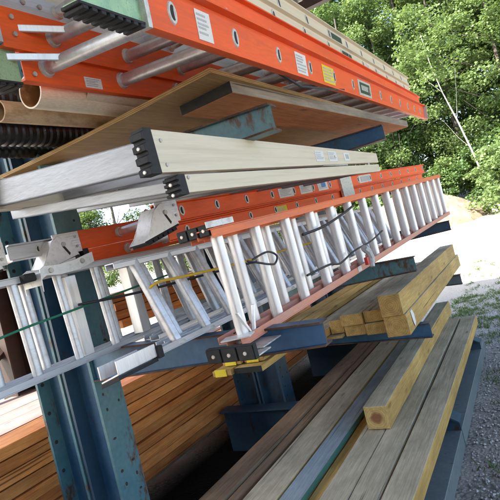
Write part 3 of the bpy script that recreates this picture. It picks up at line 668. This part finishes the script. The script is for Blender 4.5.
# --- cream extension ladder on top
F = frame((-.85, 1.0, 2.645), (-.85, 5.0, 2.893))
tc = thing('extension_ladder', 'cream fibreglass extension ladder at the very top of the stack', 'ladder', F)
flat_section(tc, 0, 0.0, .52, -.05, .052, .1, 5.0, .065, .417, 12, 'cream', .022, .022, 'alu', (.036, .02))
flat_section(tc, -.012, .107, .50, -.05, .052, .0, 5.1, .27, .40, 12, 'cream', .022, .022, 'alu', (.036, .02))
for (y, z, x) in ((2.42, 0, 0), (2.3, .107, -.012)):
    sticker(tc, 'label', x, y, y + .26, z - .03, z + .032, 'hole_rim'); sticker(tc, 'label', x + .002, y + .02, y + .24, z - .022, z + .022, 'green_label')
for y in (3.1, 3.45): sticker(tc, 'sticker', 0, y, y + .09, -.03, .03, 'paper', 7)

# --- cream stepladder lying folded on level B
F = frame((-.877, 1.152, 1.993), (-.877, 3.805, 2.089)) @ Matrix.Scale(.82, 4)
cs = thing('stepladder', 'cream fibreglass stepladder folded flat with black shoes and aluminium steps', 'ladder', F)
def taper_rail(x, y0, y1, za0, zb0, za1, zb1, mat, name='rail', parent=cs, fl=.035, t=.006):
    def pf(za, zb): return [(x, za), (x, zb), (x - fl, zb), (x - fl, zb - t), (x - t, zb - t * 1.5), (x - t, za + t * 1.5), (x - fl, za + t), (x - fl, za)]
    return MB().prism(pf(za0, zb0), y0, y1, 0, None, pf(za1, zb1)).build(name, mat, parent, .0015)
taper_rail(0, 0, 3.24, -.078, .08, -.042, .043, 'cream')
taper_rail(-.0, .13, 3.22, -.158, -.088, -.125, -.060, 'cream')
MB().box(-.028, -.008, 1.75, 2.3, -.062, -.05).box(-.03, -.01, 2.9, 2.95, -.1, -.03).build('spreader', 'alu', cs, .001)
def serrated_shoe(root, x0, x1, y, z0, z1, mat='rubber'):
    n = 4; prof = []; h = (z1 - z0) / n; vs = []
    for k in range(n):
        prof += [(y - .030, z0 + h * k), (y - .030, z0 + h * (k + .55)), (y - .016, z0 + h * (k + .7)), (y - .016, z0 + h * (k + .95))]
    prof += [(y + .03, z1), (y + .03, z0)]
    N_ = len(prof); vs = [(x0, a, b) for a, b in prof] + [(x1, a, b) for a, b in prof]
    mb = MB(); mb.add(vs, [(i, (i + 1) % N_, N_ + (i + 1) % N_, N_ + i) for i in range(N_)] + [tuple(range(N_)), tuple(range(N_, 2 * N_))[::-1]])
    for k in (0, 2): mb.disc(((x0 + x1) / 2, y - .030, z0 + h * (k + .28)), (0, -1, 0), (0, 0, 1), .008, .008, .004, 10, 1)
    return mb.build('shoe', [mat, 'rivet'], root, .0015)
serrated_shoe(cs, -.052, .004, -.012, -.082, .084)
serrated_shoe(cs, -.06, .004, .118, -.164, -.086)
rivets(cs, [(0, .06, .04), (0, .06, -.05), (0, .17, -.10), (0, 2.0, .0)], r=.008)
def step(y, x0, x1, z0, z1, rise, name='step'):
    mb = MB(); n = 1
    for (ya, yb, za, zb) in ((y, y + .004, z0, z1), (y, y + .05, z1 - .004, z1), (y, y + .05, z0, z0 + .004)):
        mb.add([(x0, ya, za + rise), (x1, ya, za), (x1, yb, za), (x0, yb, za + rise), (x0, ya, zb + rise), (x1, ya, zb), (x1, yb, zb), (x0, yb, zb + rise)], [(0, 1, 2, 3), (4, 7, 6, 5), (0, 4, 5, 1), (3, 2, 6, 7), (0, 3, 7, 4), (1, 5, 6, 2)])
    return mb.build(name, 'alu_step', cs)
for k in range(8):
    step(.03 + k * .36, -.95 + k * .04, -.04, -.055 + k * .004, .055 - k * .004, .10 - .01 * k)
    step(.14 + k * .36, -1.0 + k * .04, -.04, -.142 + k * .002, -.098, .13 - .012 * k)
taper_rail(-.95, -.02, 3.24, .02, .17, -.02, .06, 'cream', 'rail', cs, -.035)
sticker(cs, 'sticker', 0, 1.62, 1.78, -.035, .035, 'paper', 8); sticker(cs, 'sticker', 0, 1.87, 2.05, -.035, .035, 'paper', 9)
sticker(cs, 'label', 0, 2.22, 2.36, -.03, .03, 'paper'); sticker(cs, 'label', .0016, 2.26, 2.33, -.015, .018, 'paper_print')

# --- orange extension ladder under it
F = frame((-1.47, 2.044, 1.925), (-.973, 6.373, 2.099))
mo = thing('extension_ladder', 'orange fibreglass extension ladder with metal feet between the stepladder and rung side ladder', 'ladder', F)
flat_section(mo, 0, 0, .50, -.055, .048, -.20, 4.38, 0, .2886, 16, 'orange', .018, .022, 'alu_white', (.028, .02), backend=-.36)
flat_section(mo, -.016, -.098, .47, -.043, .040, -.12, 4.30, .02, .2886, 15, 'orange', .016, .022, 'alu_white', (.024, .018), backend=-.24)
sticker(mo, 'sticker', 0, .95, 1.14, -.033, .03, 'paper', 11); sticker(mo, 'sticker', 0, 1.24, 1.42, -.033, .03, 'paper', 12)
sticker(mo, 'sticker', 0, 1.52, 1.69, -.033, .03, 'paper', 13); sticker(mo, 'label', .002, 1.58, 1.65, -.01, .025, 'blue_label')
sticker(mo, 'label', 0, 2.33, 2.62, -.034, .034, 'hole_rim'); sticker(mo, 'label', .002, 2.37, 2.58, -.022, .022, 'paper_print')
sticker(mo, 'sticker', -.016, .88, 1.03, -.125, -.08, 'yellow', 14)
MB().box(-.004, .022, 1.90, 2.12, -.15, .05).build('rail_bracket', 'hole_rim', mo, .004)
def metal_foot(root, x, y, z):
    mb = MB()      # riveted plate on the rail
    mb.box(x + .001, x + .006, y + .02, y + .17, z - .05, z + .055)
    for k in range(4): mb.box(x + .0062, x + .009, y + .022, y + .168, z - .042 + k * .025, z - .028 + k * .025)
    o = mb.build('foot', 'alu_foot', root, .001)
    for k in range(2):
        q = MB(); q.disc((x + .0092, y + .145, z - .02 + k * .05), (1, 0, 0), (0, 0, 1), .007, .007, .004, 10); q.build('rivet', 'rivet', o)
    sw = MB(); prof = [(.045, .045), (.105, .02), (.135, -.065), (.0, -.095), (-.115, -.118), (-.075, -.085), (-.04, -.04), (-.005, .015)]
    for xx in (x + .016, x - .085):
        sw.add([(xx, y + a, z + b) for a, b in prof] + [(xx + .004, y + a, z + b) for a, b in prof], [tuple(range(8)), tuple(range(8, 16))[::-1]] + [(i, (i + 1) % 8, 8 + (i + 1) % 8, 8 + i) for i in range(8)])
    cur = [(-.115, -.118), (-.085, -.098), (-.06, -.07), (-.038, -.035), (-.015, .0), (.01, .03)]; n = len(cur)
    vs = [(xx, y + a + d, z + b) for d in (0, .004) for xx in (x - .0805, x + .0155) for a, b in cur]
    sw.add(vs, [(i, i + 1, n + i + 1, n + i) for i in range(n - 1)] + [(2 * n + i, 3 * n + i, 3 * n + i + 1, 2 * n + i + 1) for i in range(n - 1)])
    s_ = sw.build('shoe', 'alu_foot', o)
    q = MB(); q.disc((x + .0202, y + .06, z - .0), (1, 0, 0), (0, 0, 1), .012, .012, .008, 12); q.build('bolt', 'rivet', s_)
    pd = MB()
    for k in range(6):
        t = k / 6; pd.obox((x - .033, y - .10 + .21 * t + .02, z - .123 + .045 * t), (.056, 0, 0), (0, .013, .003), (0, -.002, .008))
    pd.obox((x - .033, y + .01, z - .094), (.054, 0, 0), (0, .12, .026), (0, -.001, .005)); pd.build('rubber_pad', 'rubber', s_, .001)
    MB().obox((x + .0206, y + .07, z - .03), (.0006, 0, 0), (0, .004, .005), (0, .014, -.024)).build('slot', 'dark_hole', s_)
metal_foot(mo, .019, -.22, -.0)
metal_foot(mo, -.478, -.45, -.01)
MB().box(-.51, -.475, -.275, -.242, -.15, -.05).build('end_cap', 'rubber', mo, .003)

F = frame((-2.06, 1.47, 1.90), (-1.95, 6.0, 2.03))
a4 = thing('extension_ladder', 'worn aluminium ladder with a black shoe lying flat left of the orange one', 'ladder', F)
flat_section(a4, 0, 0, .42, -.04, .04, 0, 4.0, .16, .30, 13, 'alu', .02, .024, 'alu_white', (.02, .014))
metal_foot(a4, .019, -.20, 0.0)

# --- ladders lying on their side: rungs upright, rails edge on
def side_section(root, x, Hh, y0, y1, first, sp, n, mat, depth=.085, th=.030, rr=.022, rungmat='alu_white', skip_top=False, lean=0, dbl=False, topin=0):
    for z, s in ((0, 1), (Hh, -1)):
        mb = MB(); xo = lean * (z / Hh)
        a, b = x - depth + xo, x + xo
        w = z; f = z - th * s                                       # web outer face at z - th*s, flanges point inwards
        t = .005
        e1 = y1 - (topin if s < 0 else 0)
        mb.box(a, b, y0, e1, min(f, f + t * s), max(f, f + t * s))
        for q0, q1 in ((a, a + t), (b - t, b)): mb.box(q0, q1, y0, e1, min(f + t * s * 1.02, z), max(f + t * s * 1.02, z))
        mb.build('rail', 'orange_dusty' if (mat == 'orange_pale' and z == 0) else mat, root, .0012)
    for k in range(n):
        y = first + k * sp
        if y > y1 - .03: break
        c = x - depth / 2
        mb = MB(); mb.sweep([(c, y, -th + .006), (c + lean, y, Hh + th - .006)], rr, 12, 0, True, dprof(12), (1, 0, 0))
        mb.sweep([(c, y, -th + .007), (c, y, -th + .018)], [rr * 1.4, rr * 1.15], 12, 1)
        mb.build('rung', [rungmat, 'hole_rim'], root)
F = frame((-1.0, 1.56, 1.342), (-.745, 5.92, 1.532))
cl = thing('extension_ladder', 'orange extension ladder lying on its side with white rungs upright facing the aisle', 'ladder', F)
side_section(cl, 0, .385, 0, 4.38, .07, .285, 16, 'orange_pale', .075, .036, .027)
side_section(cl, -.08, .375, .05, 4.42, .29, .285, 15, 'orange_pale', .07, .030, .026)
def pad_foot(root, x0, x1, y, z0, z1, nm='foot'):
    o = MB().box(x0, x1, y + .012, y + .10, z0 + .004, z0 + .010).box(x0 + .01, x1 - .02, y + .08, y + .22, z0 + .012, z0 + .018).build(nm, 'alu_dull', root, .002)
    mb = MB(); mb.box(x0, x1, y - .012, y + .011, z0, z1); w = (x1 - x0) / 3
    for k in range(3):
        mb.box(x0 + w * k + .004, x0 + w * (k + 1) - .004, y - .020, y - .0125, z0 + .003, z1 - .003)
        mb.disc((x0 + w * (k + .5), y - .0202, (z0 + z1) / 2), (0, -1, 0), (0, 0, 1), .008, .008, .004, 10, 1)
    mb.build('rubber_pad', ['rubber', 'rivet'], o, .0015); return o
pad_foot(cl, -.13, .085, -.05, -.068, -.012)
pad_foot(cl, -.17, -.01, .02, .395, .44)
MB().obox((-.03, .02, .0), (.055, .02, 0), (-.008, .03, 0), (0, 0, .003)).obox((-.012, .06, .04), (.006, 0, 0), (0, .006, .0), (0, -.03, .05)).build('bracket', 'alu_white', cl, .001)
MB().obox((-.012, .13, .04), (.006, 0, 0), (0, .006, .0), (0, .02, .05)).build('bracket', 'alu_white', cl, .001)
MB().obox((.004, .06, .435), (.0, .09, 0), (.003, 0, 0), (0, 0, .012)).build('bracket', 'alu_dull', cl, .001)
sticker(cl, 'label', .0, 1.3, 1.36, -.03, .0, 'paper')
# --- aluminium ladder behind it, leaning
F = frame((-1.28, 1.44, 1.375), (-1.22, 5.6, 1.43))
a1 = thing('extension_ladder', 'aluminium ladder on its side leaning behind the orange rung side ladder', 'ladder', F)
side_section(a1, 0, .33, 0, 4.0, .13, .215, 19, 'alu', .05, .026, .025, 'alu', lean=-.13)
side_section(a1, -.085, .33, .12, 4.1, .25, .215, 18, 'alu', .05, .026, .024, 'alu', lean=-.13)
MB().box(-.085, .01, -.03, -.002, -.034, .012).build('end_cap', 'rubber', a1, .003)
# swivel foot hanging at its near end
mb = MB(); mb.obox((-.05, -.13, -.035), (.045, .0, .012), (.0, .10, .0), (0, 0, .003)).obox((-.095, -.13, -.012), (.003, 0, 0), (0, .10, 0), (0, 0, .024)).obox((-.005, -.13, .0), (.003, 0, 0), (0, .10, 0), (0, 0, .024))
ft = mb.build('foot', 'alu_white', a1, .001); MB().obox((-.05, -.13, -.047), (.048, 0, .012), (0, .102, 0), (0, 0, .007)).build('rubber_pad', 'rubber', ft, .001)
rivets(a1, [(-.05, -.17 + .06 * k, -.028) for k in range(3)], (0, 0, 1))
# --- aluminium ladder at the far left, next to the column
F = frame((-1.78, .91, 1.365), (-1.74, 5.2, 1.42))
a2 = thing('extension_ladder', 'aluminium ladder on its side nearest the blue column, tied with green cord', 'ladder', F)
side_section(a2, 0, .375, 0, 4.2, .16, .22, 19, 'alu', .06, .028, .023, 'alu', lean=-.02)
side_section(a2, -.09, .375, .1, 4.3, .27, .22, 19, 'alu', .06, .028, .023, 'alu', lean=-.02)
for y in (.60, .98):
    MB().box(-.06, .004, y, y + .055, .0, .36).build('end_plate', 'alu_white', a2, .003)
mb = MB(); Lc = [(q_[0] + .06, q_[1] - .03) for q_ in ((.40, .392), (.405, .44), (.43, .452), (.50, .447), (.60, .455), (.66, .468), (.70, .475))]
for xx in (-.09, .024):
    lo = [(a_, b_ - .045 + .004 * math.sin(k)) for k, (a_, b_) in enumerate(Lc)]; n = len(Lc)
    vs = [(xx + d, p, q) for d in (0, .005) for p, q in Lc + lo[::-1]]; m2 = 2 * n
    mb.add(vs, [tuple(range(m2)), tuple(range(m2, 2 * m2))[::-1]] + [(i, (i + 1) % m2, m2 + (i + 1) % m2, m2 + i) for i in range(m2)])
vs = [(xx, p, q - dz) for dz in (.012, .017) for xx in (-.0845, .0235) for p, q in Lc]; n = len(Lc)
mb.add(vs, [(i, i + 1, n + i + 1, n + i) for i in range(n - 1)] + [(2 * n + i, 3 * n + i, 3 * n + i + 1, 2 * n + i + 1) for i in range(n - 1)])
mb.build('rung_lock', 'alu_foot', a2, .001)
for (p, q) in ((.515, .398), (.69, .412)):
    h = MB(); h.disc((.029, p, q), (1, 0, 0), (0, 0, 1), .012, .012, .008, 10); h.build('bolt', 'rivet', a2)
MB().box(-.10, .012, .40, .455, .37, .405).build('rung_lock', 'rubber', a2, .006)
# small aluminium ladder section behind (third stack)
F = frame((-1.55, 1.75, 1.375), (-1.48, 5.5, 1.42))
a3 = thing('extension_ladder', 'grey aluminium ladder on its side between the two other aluminium ladders', 'ladder', F)
side_section(a3, 0, .35, 0, 3.7, .10, .215, 17, 'alu', .06, .026, .025, 'alu', lean=-.10)
side_section(a3, -.085, .35, .05, 3.75, .20, .215, 17, 'alu', .06, .026, .024, 'alu', lean=-.10)

# --- cords and straps
def cord(name, label, pts, r, mat, part):
    t = thing(name, label, name)
    P = [Vector(p) for p in pts]; out = []
    for i in range(len(P) - 1):
        p0, p1, p2, p3 = P[max(i - 1, 0)], P[i], P[i + 1], P[min(i + 2, len(P) - 1)]
        for k in range(6):
            u = k / 6; out.append(.5 * ((2 * p1) + (p2 - p0) * u + (2 * p0 - 5 * p1 + 4 * p2 - p3) * u * u + (3 * p1 - p0 - 3 * p2 + p3) * u ** 3))
    out.append(P[-1]); MB().sweep(out, r, 7).build(part, mat, t); return t
cord('cord', 'green cord stretched across the aluminium ladder rungs by the blue column', [(-1.745, .7, 1.50), (-1.745, 1.15, 1.56), (-1.742, 1.5, 1.585), (-1.742, 2.2, 1.63)], .005, 'cord_green', 'line')
cord('cord', 'yellow cord tied round the leaning aluminium rungs', [(-1.36, 1.55, 1.60), (-1.325, 1.58, 1.615), (-1.32, 1.70, 1.61), (-1.30, 2.1, 1.60), (-1.27, 2.6, 1.60), (-1.22, 3.2, 1.60)], .006, 'cord_yellow', 'line')
cord('strap', 'black strap drawn across the rungs of the middle aluminium ladder', [(-1.73, 1.5, 1.60), (-1.60, 1.75, 1.585), (-1.4, 2.1, 1.585), (-1.3, 2.4, 1.58)], .006, 'strap', 'webbing')
cord('strap', 'black strap looped round the first rungs of the orange rung side ladder', [(-.99, 1.72, 1.61), (-.955, 1.76, 1.59), (-.95, 1.82, 1.575), (-.95, 1.88, 1.57), (-.955, 1.92, 1.60), (-.965, 1.86, 1.625), (-.985, 1.76, 1.61)], .0045, 'strap', 'webbing')
cord('strap', 'black strap running low across the middle white rungs', [(-.94, 2.15, 1.47), (-.915, 2.4, 1.48), (-.91, 2.55, 1.465), (-.90, 2.8, 1.50), (-.88, 3.1, 1.52), (-.87, 3.4, 1.56)], .0055, 'strap', 'webbing')
cord('strap', 'black strap running high across the middle white rungs below the rail', [(-.955, 2.25, 1.66), (-.92, 2.45, 1.675), (-.90, 2.75, 1.72), (-.885, 2.95, 1.76)], .007, 'strap', 'webbing')
t = thing('clamp', 'grey and red plastic clamp on the lower orange rail', 'clamp')
MB().sweep([(-.86, 2.86, 1.50), (-.852, 2.90, 1.475), (-.848, 2.92, 1.43), (-.848, 2.90, 1.38)], [.02, .022, .02, .014], 8).build('jaw', 'grey_plastic', t)
MB().box(-.872, -.852, 2.845, 2.885, 1.40, 1.445).build('grip', 'red', t, .003)

# ------------------------------------------------------------------ pipes on the plywood
def pipe(name, label, A, B, r, mat, thick=.006):
    F = frame(A, B); L = (Vector(B) - Vector(A)).length; t = thing(name, label, 'pipe', F)
    mb = MB(); n = 28; vs = []
    for y in (0, L):
        for q in (r, r - thick): vs += [(q * math.cos(2 * math.pi * j / n), y, q * math.sin(2 * math.pi * j / n)) for j in range(n)]
    def ring(a, b): return [(a * n + j, a * n + (j + 1) % n, b * n + (j + 1) % n, b * n + j) for j in range(n)]
    f = ring(0, 2) + ring(1, 3) + ring(0, 1) + ring(2, 3); mb.add(vs, f, [0] * n + [1] * n + [0] * 2 * n)
    mb.build('barrel', mat, t); return t
pipe('plastic_pipe', 'big cream plastic pipe with a stained open end below the top orange rails', (-1.46, 1.29, 2.412), (-1.36, 4.5, 2.535), .062, ['pvc', 'pvc_in'])
pipe('plastic_pipe', 'second cream plastic pipe set farther back beside the big stained one', (-1.42, 1.50, 2.435), (-1.27, 4.5, 2.53), .05, ['pvc', 'pvc_in'])
pipe('cardboard_tube', 'dirty tan tube with a ragged end lying left of the cream pipes', (-1.63, 1.27, 2.395), (-1.50, 4.3, 2.50), .042, ['tube', 'pvc_in'])
def corrugated(label, A, B, r):
    F = frame(A, B); L = (Vector(B) - Vector(A)).length; t = thing('corrugated_pipe', label, 'pipe', F)
    pts, rad = [], []; y = 0
    while y < L:
        for dy, q in ((0, .88), (.008, 1), (.02, 1), (.026, .88)): pts.append((0, y + dy, 0)); rad.append(r * q)
        y += .036
    MB().sweep(pts, rad, 20).build('barrel', 'black_pipe', t)
corrugated('black corrugated pipe under the tan tube at the left edge', (-1.90, 1.2, 2.405), (-1.72, 4.0, 2.51), .062)
corrugated('black corrugated pipe resting higher up behind the tan tube', (-1.77, 1.15, 2.50), (-1.65, 4.0, 2.61), .06)
corrugated('thinner black corrugated pipe lowest at the left edge on the plywood', (-2.05, 1.3, 2.375), (-1.95, 4.0, 2.48), .035)

# far lumber seen through the gap at the left
t = thing('lumber_pallet', 'pale lumber pile with dark wrap on the bright ground beyond the rack', 'lumber', Matrix.Translation((-13.2, 9.3, gz(-13.2, 9.3))) @ Matrix.Rotation(R(35), 4, 'Z'))
MB().box(-1.6, 1.6, -.5, .5, .12, .85).build('lumber', 'fir', t, .01); MB().box(-1.0, .6, -.52, .52, .852, 1.15).build('wrap', 'tarp', t, .02)
for x in (-1.2, 0, 1.2): MB().box(x - .06, x + .06, -.5, .5, 0, .118).build('bearer', 'brown', t)
